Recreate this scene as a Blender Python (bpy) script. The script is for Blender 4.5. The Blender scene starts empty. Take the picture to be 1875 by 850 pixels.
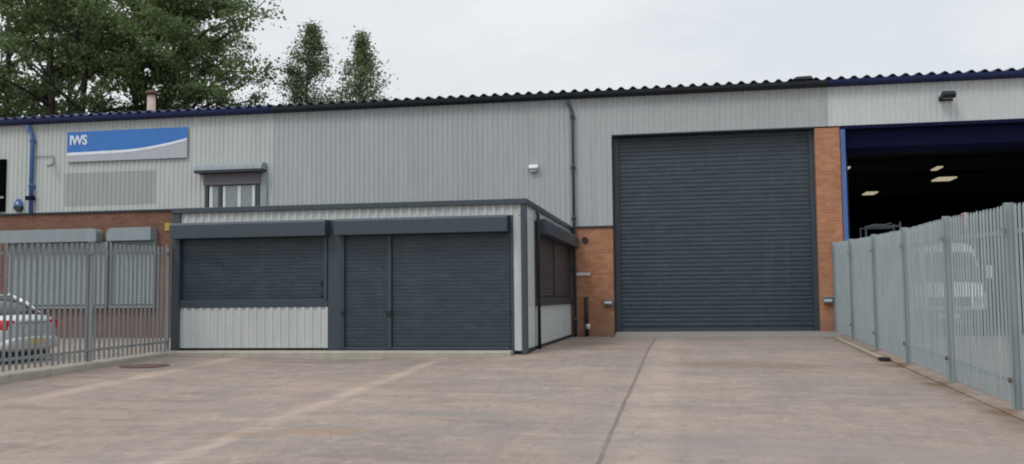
import bpy, math, random
from mathutils import Vector, Matrix
random.seed(11)
R_ = math.radians
scene = bpy.context.scene
COL = scene.collection
PI = math.pi

# ------------------------------------------------------------------ materials
def nt(name, rough=0.6, metal=0.0, spec=0.5):
    m = bpy.data.materials.new(name); m.use_nodes = True
    n = m.node_tree.nodes; l = m.node_tree.links
    b = n['Principled BSDF']
    b.inputs['Roughness'].default_value = rough
    b.inputs['Metallic'].default_value = metal
    b.inputs['Specular IOR Level'].default_value = spec
    return m, n, l, b

def coords(n, l, scale=(1, 1, 1), kind='Object'):
    tc = n.new('ShaderNodeTexCoord'); mp = n.new('ShaderNodeMapping')
    mp.inputs['Scale'].default_value = scale
    if kind == 'World':
        g = n.new('ShaderNodeNewGeometry'); l.new(g.outputs['Position'], mp.inputs['Vector'])
    else:
        l.new(tc.outputs[kind], mp.inputs['Vector'])
    return mp.outputs['Vector']

def noise(n, l, vec, scale, detail=4, rough=0.55):
    t = n.new('ShaderNodeTexNoise'); t.inputs['Scale'].default_value = scale
    t.inputs['Detail'].default_value = detail; t.inputs['Roughness'].default_value = rough
    l.new(vec, t.inputs['Vector']); return t.outputs['Fac']

def ramp(n, l, fac, a, b):
    r = n.new('ShaderNodeMapRange'); r.inputs['From Min'].default_value = a
    r.inputs['From Max'].default_value = b; l.new(fac, r.inputs['Value']); return r.outputs['Result']

def mix(n, l, fac, c1, c2, mode='MIX'):
    x = n.new('ShaderNodeMix'); x.data_type = 'RGBA'; x.blend_type = mode
    for sock, v in ((x.inputs[0], fac), (x.inputs[6], c1), (x.inputs[7], c2)):
        if hasattr(v, 'links') or isinstance(v, bpy.types.NodeSocket): l.new(v, sock)
        elif isinstance(v, (int, float)): sock.default_value = v
        else: sock.default_value = (*v, 1)
    return x.outputs[2]

def mth(n, l, op, a, b=None, c=None):
    x = n.new('ShaderNodeMath'); x.operation = op
    for i, v in enumerate((a, b, c)):
        if v is None: continue
        if isinstance(v, bpy.types.NodeSocket): l.new(v, x.inputs[i])
        else: x.inputs[i].default_value = v
    return x.outputs[0]

def bump(n, l, b, h, dist=0.01, strength=0.5):
    x = n.new('ShaderNodeBump'); x.inputs['Distance'].default_value = dist
    x.inputs['Strength'].default_value = strength
    l.new(h, x.inputs['Height']); l.new(x.outputs['Normal'], b.inputs['Normal'])

def worn(name, c1, c2, rough=0.55, metal=0.0, scale=1.2, stretch=(1, 1, 0.15), fine=9, dirt=None, spec=0.4, bumpd=0.0, runoff=None):
    """painted / weathered surface: two tones in vertical streaks, fine speckle and optional dirt"""
    m, n, l, b = nt(name, rough, metal, spec)
    v = coords(n, l, stretch, 'World')
    f = ramp(n, l, noise(n, l, v, scale * 3, 5, 0.6), 0.3, 0.72)
    c = mix(n, l, f, c1, c2)
    v2 = coords(n, l, (1, 1, 1), 'World')
    f2 = ramp(n, l, noise(n, l, v2, fine, 3), 0.35, 0.75)
    c = mix(n, l, mth(n, l, 'MULTIPLY', f2, 0.22), c, tuple(x * 0.72 for x in c1))
    if dirt:
        f3 = ramp(n, l, noise(n, l, coords(n, l, (1.6, 1.6, 0.12), 'World'), 2.2, 6, 0.7), 0.52, 0.78)
        c = mix(n, l, mth(n, l, 'MULTIPLY', f3, 0.55), c, dirt)
    if runoff:
        g_ = n.new('ShaderNodeNewGeometry'); s_ = n.new('ShaderNodeSeparateXYZ'); l.new(g_.outputs['Position'], s_.inputs[0])
        h_ = ramp(n, l, mth(n, l, 'MULTIPLY_ADD', noise(n, l, coords(n, l, (1, 1, .08), 'World'), 5.5, 6, .7), 1.1, mth(n, l, 'SUBTRACT', s_.outputs[2], runoff)), .2, .75)
        c = mix(n, l, mth(n, l, 'MULTIPLY', h_, 0.5), c, (0.17, 0.155, 0.13))
        # laps between sheets, one metre apart, each sheet aged a little apart
        wn = n.new('ShaderNodeTexWhiteNoise'); wn.noise_dimensions = '1D'; l.new(mth(n, l, 'FLOOR', s_.outputs[0]), wn.inputs['W'])
        c = mix(n, l, mth(n, l, 'MULTIPLY', wn.outputs[0], 0.16), c, tuple(x * .78 for x in c1))
    l.new(c, b.inputs['Base Color'])
    l.new(mth(n, l, 'MULTIPLY_ADD', f2, 0.15, rough - 0.06), b.inputs['Roughness'])
    if bumpd: bump(n, l, b, noise(n, l, v2, 3.0, 2), bumpd, 1.0)
    return m

def brick(name, ca, cb, mortar, dark):
    m, n, l, b = nt(name, 0.85, 0, 0.2)
    g = n.new('ShaderNodeNewGeometry'); s = n.new('ShaderNodeSeparateXYZ'); l.new(g.outputs['Position'], s.inputs[0])
    cb_ = n.new('ShaderNodeCombineXYZ'); l.new(mth(n, l, 'ADD', s.outputs[0], s.outputs[1]), cb_.inputs[0]); l.new(s.outputs[2], cb_.inputs[1])
    t = n.new('ShaderNodeTexBrick'); l.new(cb_.outputs[0], t.inputs['Vector'])
    t.inputs['Scale'].default_value = 1; t.inputs['Brick Width'].default_value = 0.225
    t.inputs['Row Height'].default_value = 0.075; t.inputs['Mortar Size'].default_value = 0.006
    t.inputs['Mortar Smooth'].default_value = 0.3
    t.inputs['Color1'].default_value = (*ca, 1); t.inputs['Color2'].default_value = (*cb, 1); t.inputs['Mortar'].default_value = (*mortar, 1)
    f = ramp(n, l, noise(n, l, coords(n, l, (1, 1, 0.6), 'World'), 1.6, 5, .65), 0.42, 0.75)
    c = mix(n, l, mth(n, l, 'MULTIPLY', f, 0.6), t.outputs['Color'], dark)
    # damp and splash staining of the bottom courses
    h = n.new('ShaderNodeMapRange'); h.inputs['From Min'].default_value = 0.75; h.inputs['From Max'].default_value = 0.0
    l.new(s.outputs[2], h.inputs['Value'])
    w = mth(n, l, 'MULTIPLY', h.outputs[0], noise(n, l, coords(n, l, (1, 1, 1), 'World'), 5, 4))
    c = mix(n, l, w, c, (0.16, 0.12, 0.10))
    l.new(c, b.inputs['Base Color']); bump(n, l, b, t.outputs['Fac'], -0.006, 0.6)
    return m

def plain(name, c, rough=0.5, metal=0.0, spec=0.5):
    m, n, l, b = nt(name, rough, metal, spec)
    f = ramp(n, l, noise(n, l, coords(n, l), 6, 3), 0.3, 0.8)
    l.new(mix(n, l, f, c, tuple(x * 0.82 for x in c)), b.inputs['Base Color'])
    return m

def glow(name, c, s):
    m, n, l, b = nt(name); b.inputs['Base Color'].default_value = (*c, 1)
    b.inputs['Emission Color'].default_value = (*c, 1); b.inputs['Emission Strength'].default_value = s
    return m

M = {}
M['clad_left'] = worn('cladding aged', (0.43, 0.475, 0.465), (0.49, 0.525, 0.515), 0.5, dirt=(0.32, 0.34, 0.31), runoff=6.85)
M['clad_mid'] = worn('cladding grey', (0.355, 0.385, 0.395), (0.41, 0.435, 0.445), 0.5, dirt=(0.27, 0.285, 0.28), runoff=6.95)
M['clad_patch'] = worn('cladding patch', (0.30, 0.32, 0.325), (0.35, 0.37, 0.375), 0.55)
M['clad_right'] = worn('cladding pale', (0.50, 0.535, 0.545), (0.56, 0.59, 0.595), 0.5, dirt=(0.38, 0.40, 0.40), runoff=7.0)
M['office_clad'] = worn('office cladding', (0.45, 0.48, 0.485), (0.51, 0.54, 0.54), 0.45, dirt=(0.36, 0.37, 0.35))
M['dark'] = worn('anthracite paint', (0.036, 0.055, 0.070), (0.044, 0.064, 0.081), 0.42, spec=0.45, bumpd=0.004)
M['curtain'] = worn('anthracite shutter', (0.022, 0.038, 0.052), (0.031, 0.050, 0.065), 0.38, spec=0.45, bumpd=0.025, scale=.8, stretch=(.6, .6, 2.5), fine=4, dirt=(0.055, 0.068, 0.078))
M['side_curtain'] = worn('side grey shutter', (0.038, 0.042, 0.050), (0.048, 0.053, 0.061), 0.45)
M['black'] = plain('black plastic', (0.012, 0.014, 0.018), 0.5)
M['gutter_dark'] = worn('dark gutter', (0.018, 0.026, 0.036), (0.028, 0.036, 0.048), 0.45)
M['gutter_blue'] = worn('blue gutter', (0.012, 0.024, 0.095), (0.018, 0.032, 0.125), 0.45)
M['blue'] = worn('blue paint', (0.055, 0.12, 0.33), (0.08, 0.15, 0.38), 0.45)
M['navy'] = plain('navy door box', (0.003, 0.006, 0.034), 0.8, 0, 0.15)
M['roof_sheet'] = worn('roof sheet', (0.022, 0.026, 0.033), (0.04, 0.044, 0.05), 0.8)
M['roof_navy'] = worn('blue edged roof sheet', (0.030, 0.045, 0.12), (0.05, 0.06, 0.10), 0.8)
M['galv'] = worn('galvanised steel', (0.27, 0.325, 0.345), (0.36, 0.415, 0.435), 0.5, 0.15, scale=3, fine=25)
M['galv_old'] = worn('old galvanised steel', (0.21, 0.235, 0.245), (0.29, 0.315, 0.325), 0.55, 0.15, scale=3, fine=25, dirt=(0.12, 0.11, 0.10))
M['shutter_pale'] = worn('pale blue grey shutter', (0.215, 0.265, 0.285), (0.25, 0.30, 0.32), 0.45)
M['hood_grey'] = worn('grey hood', (0.23, 0.27, 0.29), (0.30, 0.34, 0.36), 0.45)
M['brown_shutter'] = plain('part rolled shutter', (0.16, 0.15, 0.17), 0.5)
M['white'] = plain('white plastic', (0.62, 0.66, 0.68), 0.4)
M['pane'] = plain('window glass', (0.20, 0.24, 0.25), 0.08, 0, 0.8)
M['glass_dark'] = plain('dark glass', (0.012, 0.014, 0.016), 0.08, 0, 0.7)
M['brick'] = brick('orange brick', (0.48, 0.225, 0.118), (0.36, 0.15, 0.082), (0.36, 0.28, 0.21), (0.22, 0.115, 0.075))
M['brick_left'] = brick('brown brick', (0.205, 0.100, 0.068), (0.13, 0.064, 0.046), (0.20, 0.15, 0.12), (0.13, 0.07, 0.05))
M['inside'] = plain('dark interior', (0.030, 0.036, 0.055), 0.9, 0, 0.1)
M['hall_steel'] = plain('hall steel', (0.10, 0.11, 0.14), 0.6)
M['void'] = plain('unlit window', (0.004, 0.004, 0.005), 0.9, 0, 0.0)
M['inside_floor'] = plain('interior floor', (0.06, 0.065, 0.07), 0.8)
M['concrete'] = worn('kerb concrete', (0.40, 0.375, 0.33), (0.30, 0.29, 0.24), 0.9, stretch=(1, 1, 1), scale=1, fine=30, dirt=(0.20, 0.19, 0.13))
M['apron'] = worn('apron concrete', (0.27, 0.255, 0.235), (0.22, 0.21, 0.19), 0.9, stretch=(1, 1, 1), scale=1, fine=30)
M['sign_blue'] = plain('sign blue', (0.030, 0.165, 0.50), 0.35)
M['sign_white'] = plain('sign white', (0.72, 0.76, 0.82), 0.4)
M['sign_grey'] = worn('sign grey', (0.42, 0.44, 0.50), (0.36, 0.37, 0.42), 0.45)
M['flue'] = worn('flue', (0.50, 0.39, 0.33), (0.42, 0.33, 0.29), 0.8)
M['rust'] = worn('rusty iron', (0.10, 0.065, 0.05), (0.16, 0.10, 0.075), 0.8, fine=40)
M['yellow'] = plain('yellow sign', (0.45, 0.29, 0.04), 0.5)
M['red'] = plain('red lamp', (0.55, 0.03, 0.04), 0.25)
M['red_matt'] = plain('red paint', (0.42, 0.03, 0.02), 0.5)
M['silver'] = plain('silver car paint', (0.62, 0.66, 0.68), 0.25, 0.35)
M['van_white'] = plain('white van paint', (0.74, 0.78, 0.80), 0.3)
M['plate'] = plain('yellow plate', (0.62, 0.50, 0.14), 0.5)
M['tyre'] = plain('tyre', (0.015, 0.015, 0.016), 0.8)
M['rim'] = plain('rim', (0.35, 0.36, 0.37), 0.35, 0.7)
M['lamp_on'] = glow('lit tube', (1.0, 0.88, 0.60), 0.42)
M['lamp_glass'] = plain('lamp lens', (0.55, 0.60, 0.62), 0.15)
M['timber'] = worn('grey timber', (0.26, 0.235, 0.20), (0.35, 0.32, 0.27), 0.85, fine=30)
M['bark'] = worn('bark', (0.035, 0.03, 0.025), (0.06, 0.05, 0.04), 0.9, fine=8)

def leafmat(name, c1, c2, c3):
    m, n, l, b = nt(name, 0.55, 0, 0.3)
    v = coords(n, l, (1, 1, 1), 'World')
    f = ramp(n, l, noise(n, l, v, 0.45, 3), 0.35, 0.65)
    c = mix(n, l, f, c1, c2)
    f2 = ramp(n, l, noise(n, l, v, 3.0, 2), 0.5, 0.75)
    c = mix(n, l, f2, c, c3)
    l.new(c, b.inputs['Base Color'])
    tr = n.new('ShaderNodeBsdfTranslucent'); l.new(c, tr.inputs['Color'])
    mx = n.new('ShaderNodeMixShader'); mx.inputs[0].default_value = 0.38
    l.new(b.outputs[0], mx.inputs[1]); l.new(tr.outputs[0], mx.inputs[2])
    l.new(mx.outputs[0], n['Material Output'].inputs['Surface'])
    return m
M['leaf_big'] = leafmat('broad tree leaves', (0.080, 0.125, 0.045), (0.145, 0.205, 0.075), (0.20, 0.26, 0.125))
M['leaf_pop'] = leafmat('poplar leaves', (0.13, 0.175, 0.085), (0.17, 0.22, 0.115), (0.23, 0.27, 0.16))

# concrete yard, stains with shapes of their own, pour joints 4 m apart
def yard_material():
    m, n, l, b = nt('yard concrete', 0.9, 0, 0.25)
    g = n.new('ShaderNodeNewGeometry'); s = n.new('ShaderNodeSeparateXYZ'); l.new(g.outputs['Position'], s.inputs[0])
    X, Y = s.outputs[0], s.outputs[1]
    iso = coords(n, l, (1, 1, 1), 'World'); wide = coords(n, l, (0.55, 1.25, 1), 'World')
    big = noise(n, l, iso, 0.38, 6, 0.62)
    c = mix(n, l, ramp(n, l, big, 0.40, 0.60), (0.325, 0.252, 0.205), (0.238, 0.206, 0.188))
    st = noise(n, l, wide, 1.3, 7, 0.68)
    c = mix(n, l, mth(n, l, 'MULTIPLY', ramp(n, l, st, 0.50, 0.68), 0.75), c, (0.42, 0.325, 0.262))
    st2 = noise(n, l, coords(n, l, (0.45, 1.6, 1), 'World'), 0.95, 8, 0.72)
    c = mix(n, l, mth(n, l, 'MULTIPLY', ramp(n, l, st2, 0.51, 0.66), 0.72), c, (0.160, 0.140, 0.130))
    st3 = noise(n, l, iso, 1.7, 7, 0.72)
    c = mix(n, l, mth(n, l, 'MULTIPLY', ramp(n, l, st3, 0.54, 0.68), 0.5), c, (0.195, 0.172, 0.158))
    # tamping ridges left by the screed, running across the bays
    rid = noise(n, l, coords(n, l, (0.5, 9.0, 1), 'World'), 1.6, 4, 0.6)
    c = mix(n, l, mth(n, l, 'MULTIPLY', ramp(n, l, rid, 0.50, 0.66), 0.33), c, (0.17, 0.15, 0.138))
    spk = noise(n, l, coords(n, l, (1, .45, 1), 'World'), 6.0, 6, 0.8)
    c = mix(n, l, mth(n, l, 'MULTIPLY', ramp(n, l, spk, 0.53, 0.66), 0.6), c, (0.40, 0.33, 0.275))
    spk2 = noise(n, l, coords(n, l, (1, .4, 1), 'World'), 9.0, 6, 0.85)
    c = mix(n, l, mth(n, l, 'MULTIPLY', ramp(n, l, spk2, 0.52, 0.66), 0.6), c, (0.135, 0.118, 0.105))
    # tyre wear along the drive, towards the big door
    dg = noise(n, l, coords(n, l, (2.2, 0.16, 1), 'World'), 1.2, 5, 0.7)
    c = mix(n, l, mth(n, l, 'MULTIPLY', ramp(n, l, dg, 0.50, 0.72), 0.4), c, (0.175, 0.155, 0.145))
    # every bay was poured apart: slightly different tone
    bay = n.new('ShaderNodeTexWhiteNoise'); bay.noise_dimensions = '1D'
    l.new(mth(n, l, 'FLOOR', mth(n, l, 'DIVIDE', mth(n, l, 'ADD', X, 0.8), 4.0)), bay.inputs['W'])
    c = mix(n, l, mth(n, l, 'MULTIPLY', bay.outputs[0], 0.22), c, (0.26, 0.235, 0.22))
    fine = noise(n, l, coords(n, l, (1, 1, 1), 'World'), 22, 5, 0.75)
    c = mix(n, l, mth(n, l, 'MULTIPLY', ramp(n, l, fine, 0.35, 0.7), 0.4), c, (0.20, 0.175, 0.16))
    wob = mth(n, l, 'MULTIPLY_ADD', noise(n, l, coords(n, l, (1, 1, 1), 'World'), 1.3, 3), 0.05, -0.025)
    def line(x0, w, soft):
        d = mth(n, l, 'ABSOLUTE', mth(n, l, 'SUBTRACT', mth(n, l, 'ADD', X, wob), x0))
        r = n.new('ShaderNodeMapRange'); r.inputs['From Min'].default_value = w; r.inputs['From Max'].default_value = w + soft
        r.inputs['To Min'].default_value = 1; r.inputs['To Max'].default_value = 0; l.new(d, r.inputs['Value']); return r.outputs[0]
    brk = ramp(n, l, noise(n, l, coords(n, l, (1, 1, 1), 'World'), 2.2, 4), 0.3, 0.6)
    c = mix(n, l, mth(n, l, 'MULTIPLY', line(-4.8, 0.05, 0.16), mth(n, l, 'MULTIPLY', brk, 0.6)), c, (0.45, 0.355, 0.29))
    c = mix(n, l, mth(n, l, 'MULTIPLY', line(-9.25, 0.08, 0.25), mth(n, l, 'MULTIPLY', brk, 0.6)), c, (0.44, 0.34, 0.28))
    c = mix(n, l, mth(n, l, 'MULTIPLY', line(-0.45, 0.12, 0.30), mth(n, l, 'MULTIPLY', brk, 0.35)), c, (0.42, 0.34, 0.27))
    c = mix(n, l, mth(n, l, 'MULTIPLY', line(-0.80, 0.008, 0.030), 0.72), c, (0.10, 0.095, 0.09))
    c = mix(n, l, mth(n, l, 'MULTIPLY', line(-1.1, 0.02, 0.35), mth(n, l, 'MULTIPLY', st, 0.5)), c, (0.17, 0.165, 0.165))
    def blob(x, y, rx, ry, col, k):
        nonlocal c
        dx = mth(n, l, 'DIVIDE', mth(n, l, 'SUBTRACT', X, x), rx); dy = mth(n, l, 'DIVIDE', mth(n, l, 'SUBTRACT', Y, y), ry)
        d = mth(n, l, 'ADD', mth(n, l, 'MULTIPLY', dx, dx), mth(n, l, 'MULTIPLY', dy, dy))
        d = mth(n, l, 'ADD', d, mth(n, l, 'MULTIPLY_ADD', st3, 4.0, -2.0))
        r = n.new('ShaderNodeMapRange'); r.inputs['From Min'].default_value = 1.1; r.inputs['From Max'].default_value = 0.0
        l.new(d, r.inputs['Value']); c = mix(n, l, mth(n, l, 'MULTIPLY', r.outputs[0], k), c, col)
    blob(-3.95, 9.95, 0.55, 0.22, (0.29, 0.185, 0.105), 0.6)
    blob(-4.8, 9.75, 0.55, 0.22, (0.24, 0.17, 0.11), 0.55)
    blob(1.3, 17.6, 1.8, 0.9, (0.17, 0.115, 0.088), 0.6)
    blob(-2.2, 22.9, 1.0, 1.3, (0.19, 0.14, 0.105), 0.75)
    blob(-3.9, 14.1, 1.1, 0.45, (0.20, 0.16, 0.14), 0.6)
    blob(-2.9, 11.3, 1.2, 0.25, (0.19, 0.18, 0.175), 0.6)
    blob(-6.9, 12.6, 0.7, 0.2, (0.15, 0.14, 0.135), 0.6)
    blob(-9.9, 16.6, 1.3, 0.7, (0.20, 0.165, 0.15), 0.6)
    blob(0.9, 9.6, 2.6, 0.7, (0.22, 0.20, 0.19), 0.6)
    # hairline cracks wandering through the slabs
    vo = n.new('ShaderNodeTexVoronoi'); vo.feature = 'DISTANCE_TO_EDGE'; vo.inputs['Scale'].default_value = 0.22
    dv = n.new('ShaderNodeVectorMath'); dv.operation = 'ADD'
    nz = n.new('ShaderNodeTexNoise'); nz.inputs['Scale'].default_value = 1.1; nz.inputs['Detail'].default_value = 5; l.new(iso, nz.inputs['Vector'])
    l.new(iso, dv.inputs[0]); l.new(nz.outputs['Color'], dv.inputs[1]); l.new(dv.outputs[0], vo.inputs['Vector'])
    cr_ = n.new('ShaderNodeMapRange'); cr_.inputs['From Min'].default_value = 0.0; cr_.inputs['From Max'].default_value = 0.006
    cr_.inputs['To Min'].default_value = 0.35; cr_.inputs['To Max'].default_value = 0; l.new(vo.outputs['Distance'], cr_.inputs['Value'])
    c = mix(n, l, mth(n, l, 'MULTIPLY', cr_.outputs[0], brk), c, (0.10, 0.088, 0.08))
    # soil gathered along the fence foot and the kerbs
    for y in (12.73, 15.62, 18.48, 21.34): blob(3.74, y - .1, .22, .38, (0.13, 0.085, 0.055), 0.9)
    def edge(x0, w, col, k):
        nonlocal c
        d = mth(n, l, 'ABSOLUTE', mth(n, l, 'SUBTRACT', mth(n, l, 'ADD', X, mth(n, l, 'MULTIPLY', wob, 3)), x0))
        r = n.new('ShaderNodeMapRange'); r.inputs['From Min'].default_value = 0; r.inputs['From Max'].default_value = w
        r.inputs['To Min'].default_value = k; r.inputs['To Max'].default_value = 0; l.new(d, r.inputs['Value'])
        c = mix(n, l, mth(n, l, 'MULTIPLY', r.outputs[0], brk), c, col)
    edge(3.72, .35, (0.17, 0.12, 0.085), .8); edge(-10.9, .35, (0.15, 0.12, 0.095), .8)
    l.new(c, b.inputs['Base Color'])
    bump(n, l, b, fine, 0.006, 0.5)
    return m
M['yard'] = yard_material()

# ------------------------------------------------------------------ mesh helpers
class MB:
    def __init__(s): s.v = []; s.f = []; s.smooth = set()
    def quad(s, a, b, c, d): s.poly([a, b, c, d])
    def poly(s, pts):
        i = len(s.v); s.v += [tuple(p) for p in pts]; s.f.append(tuple(range(i, i + len(pts))))
    def box(s, x0, x1, y0, y1, z0, z1):
        i = len(s.v)
        s.v += [(x0, y0, z0), (x1, y0, z0), (x1, y1, z0), (x0, y1, z0), (x0, y0, z1), (x1, y0, z1), (x1, y1, z1), (x0, y1, z1)]
        s.f += [tuple(i + k for k in q) for q in ((0, 3, 2, 1), (4, 5, 6, 7), (0, 1, 5, 4), (1, 2, 6, 5), (2, 3, 7, 6), (3, 0, 4, 7))]
        return s
    def ext(s, prof, axis, a, b):
        """closed profile (list of 2D) extruded along axis from a to b"""
        def P(p, t):
            return {'x': (t, p[0], p[1]), 'y': (p[0], t, p[1]), 'z': (p[0], p[1], t)}[axis]
        i = len(s.v); k = len(prof)
        s.v += [P(p, a) for p in prof] + [P(p, b) for p in prof]
        s.f.append(tuple(range(i, i + k))); s.f.append(tuple(range(i + 2 * k - 1, i + k - 1, -1)))
        for j in range(k):
            q = (j + 1) % k; s.f.append((i + j, i + k + j, i + k + q, i + q))
        return s
    def tube(s, pts, rad, seg=8, cap=True):
        rings = []
        for j, p in enumerate(pts):
            p = Vector(p); r = rad[j] if isinstance(rad, (list, tuple)) else rad
            d = (Vector(pts[min(j + 1, len(pts) - 1)]) - Vector(pts[max(j - 1, 0)])).normalized()
            u = d.orthogonal().normalized() if j == 0 else (u - d * u.dot(d)).normalized()
            w = d.cross(u); i = len(s.v)
            for k in range(seg):
                a = 2 * PI * k / seg; s.v.append(tuple(p + u * math.cos(a) * r + w * math.sin(a) * r))
            rings.append(i)
        for a, b in zip(rings, rings[1:]):
            for k in range(seg):
                q = (k + 1) % seg; s.f.append((a + k, a + q, b + q, b + k)); s.smooth.add(len(s.f) - 1)
        if cap:
            s.f.append(tuple(rings[0] + k for k in range(seg - 1, -1, -1))); s.f.append(tuple(rings[-1] + k for k in range(seg)))
        return s
    def corr(s, a0, a1, z0, z1, y, pitch=0.15, depth=0.022, back=0.05, axis='x', sgn=-1):
        """profiled sheet: trapezoid ribs running up, face at y, ribs standing proud towards sgn"""
        k0 = math.floor(a0 / pitch) - 1; pts = []
        for k in range(k0, math.ceil(a1 / pitch) + 2):
            for t, h in ((0.0, 0), (0.38, 0), (0.52, 1), (0.86, 1)):
                pts.append(((k + t) * pitch, h))
        def hh(a):
            for (p, h), (q, g) in zip(pts, pts[1:]):
                if p <= a <= q: return h + (g - h) * (a - p) / (q - p)
            return 0
        xs = [(a0, hh(a0))] + [p for p in pts if a0 + 1e-4 < p[0] < a1 - 1e-4] + [(a1, hh(a1))]
        prof = [(a, y + sgn * depth * h) for a, h in xs] + [(a1, y - sgn * back), (a0, y - sgn * back)]
        if axis == 'x': s.ext(prof, 'z', z0, z1)
        else: s.ext([(b, a) for a, b in prof], 'z', z0, z1)
        return s
    def slats(s, x0, x1, z0, z1, y, pitch, depth, axis='x', sgn=-1, thick=0.03):
        """roller curtain: curved slats stacked up"""
        prof = []; n = max(1, round((z1 - z0) / pitch)); p = (z1 - z0) / n
        for k in range(n):
            for t, h in ((0.0, 0), (0.06, .0), (0.2, .55), (0.45, 1), (0.7, .9), (0.92, .35)):
                prof.append((y + sgn * depth * h, z0 + (k + t) * p))
        prof.append((y, z1)); prof += [(y - sgn * thick, z1), (y - sgn * thick, z0)]
        if axis == 'x': s.ext(prof, 'x', x0, x1)
        else: s.ext(prof, 'y', x0, x1)
        return s
    def build(s, name, mat, parent=None, bevel=0, local=None, smooth=False):
        me = bpy.data.meshes.new(name); v = s.v
        if local: v = [(a - local[0], b - local[1], c - local[2]) for a, b, c in v]
        me.from_pydata(v, [], s.f); me.validate()
        if smooth: me.polygons.foreach_set('use_smooth', [True] * len(me.polygons))
        elif s.smooth:
            for i in s.smooth:
                if i < len(me.polygons): me.polygons[i].use_smooth = True
        import bmesh
        bm = bmesh.new(); bm.from_mesh(me)
        if len(me.polygons) < 20000 and not getattr(s, 'raw', False): bmesh.ops.recalc_face_normals(bm, faces=bm.faces)
        bm.to_mesh(me); bm.free()
        me.materials.append(M[mat] if isinstance(mat, str) else mat)
        o = bpy.data.objects.new(name, me); COL.objects.link(o)
        if bevel:
            b = o.modifiers.new('bevel', 'BEVEL'); b.width = bevel; b.segments = 2; b.limit_method = 'ANGLE'; b.angle_limit = R_(50)
        if parent:
            o.parent = parent
            if not local:
                # parts are modelled in world metres: take the root's placement off
                w = root_world(parent); o.matrix_parent_inverse = w.inverted()
        elif local: o.location = local
        return o

def root_world(o):
    m = o.matrix_parent_inverse @ o.matrix_basis if o.parent else o.matrix_basis
    return (root_world(o.parent) @ m) if o.parent else m

def tag(o, label=None, cat=None, group=None, kind=None):
    if label: o['label'] = label
    if cat: o['category'] = cat
    if group: o['group'] = group
    if kind: o['kind'] = kind
    return o

def empty(name, loc, label, cat, group=None, rz=0):
    o = bpy.data.objects.new(name, None); COL.objects.link(o)
    o.location = loc; o.rotation_euler = (0, 0, rz); o.empty_display_size = 0.3
    return tag(o, label, cat, group)

def basis(o): return Matrix.LocRotScale(o.location, o.rotation_euler, o.scale)
# matrix_basis is only refreshed by the depsgraph, so compute it by hand
def root_world(o):
    m = basis(o)
    return (root_world(o.parent) @ o.matrix_parent_inverse @ m) if o.parent else m

# ------------------------------------------------------------------ ground
def interp(x, xs, ys):
    if x <= xs[0]: return ys[0]
    for a, b, c, d in zip(xs, xs[1:], ys, ys[1:]):
        if x <= b: return c + (d - c) * (x - a) / (b - a)
    return ys[-1]
def g(x, y):
    y0 = interp(x, [-11, -7, -3.2, 1, 4], [20.0, 22.8, 20.3, 22, 25])
    return -0.03 * max(0, y0 - max(y, -6))
xs = [-600, -300, -120, -60, -40, -25, -18, -14] + [-13 + 0.5 * i for i in range(41)] + [9, 12, 16, 22, 30, 60, 120, 300, 600]
ys = [-600, -200, -60, -20, -6] + [-5 + 0.5 * i for i in range(66)] + [30, 40, 60, 120, 300, 600]
mb = MB()
for y in ys:
    for x in xs: mb.v.append((x, y, g(x, y) + 0.006 * math.sin(x * 1.3 + y * .7) * (0 < y < 18)))
W = len(xs)
for j in range(len(ys) - 1):
    for i in range(W - 1): mb.f.append((j * W + i, j * W + i + 1, (j + 1) * W + i + 1, (j + 1) * W + i))
tag(mb.build('ground', 'yard', smooth=True), kind='structure')

# ------------------------------------------------------------------ main building: three units in one row
WY = 27.0      # face of the wall
def eave(root, x0, x1, gmat, rmat='roof_sheet'):
    p = 0.33; prof = []; n = int((x1 - x0) / p * 8)
    mb = MB(); top = []; 
    for k in range(n + 1):
        x = x0 + (x1 - x0) * k / n
        top.append((x, 0.052 * math.cos(2 * PI * x / p)))
    def row(y, z, dz=0): return [(x, y, z + h + dz) for x, h in top]
    sl = math.tan(R_(6))
    A = row(26.72, 6.965); B = row(42, 6.965 + sl * 15.28); A2 = row(26.72, 6.965, -0.02); C2 = row(57, 6.965); B2 = row(42, 6.965 + sl * 15.28, -.02)
    for R1, R2 in ((A, B), (B, C2), (A2, A), (A2, B2)):
        i = len(mb.v); mb.v += R1 + R2; k = len(R1)
        for j in range(k - 1): mb.f.append((i + j, i + j + 1, i + k + j + 1, i + k + j))
    mb.build('roof', rmat, root)
    m = MB(); m.ext([(26.74, 6.84), (26.70, 6.93), (26.74, 6.93), (26.78, 6.86), (26.92, 6.835), (26.96, 6.88), (26.97, 6.88), (26.97, 6.79), (26.95, 6.79), (26.90, 6.85)], 'x', x0 + .01, x1 - .01)
    m.build('gutter', gmat, root)

def downpipe(root, x, ztop, zbot, mat, r=0.05, name='drainpipe', y=26.9):
    m = MB(); m.tube([(x - .12, 26.86, 6.74), (x - .12, 26.86, 6.66), (x - .02, y, 6.45), (x, y, 6.35), (x, y, zbot)], r, 10)
    z = 6.2
    while z > zbot + .3:
        m.box(x - r - .025, x + r + .025, y - .03, 27.0, z, z + .04); m.tube([(x, y, z + .04), (x, y, z + .12)], r + .012, 10); z -= 1.45
    return m.build(name, mat, root)

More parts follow.
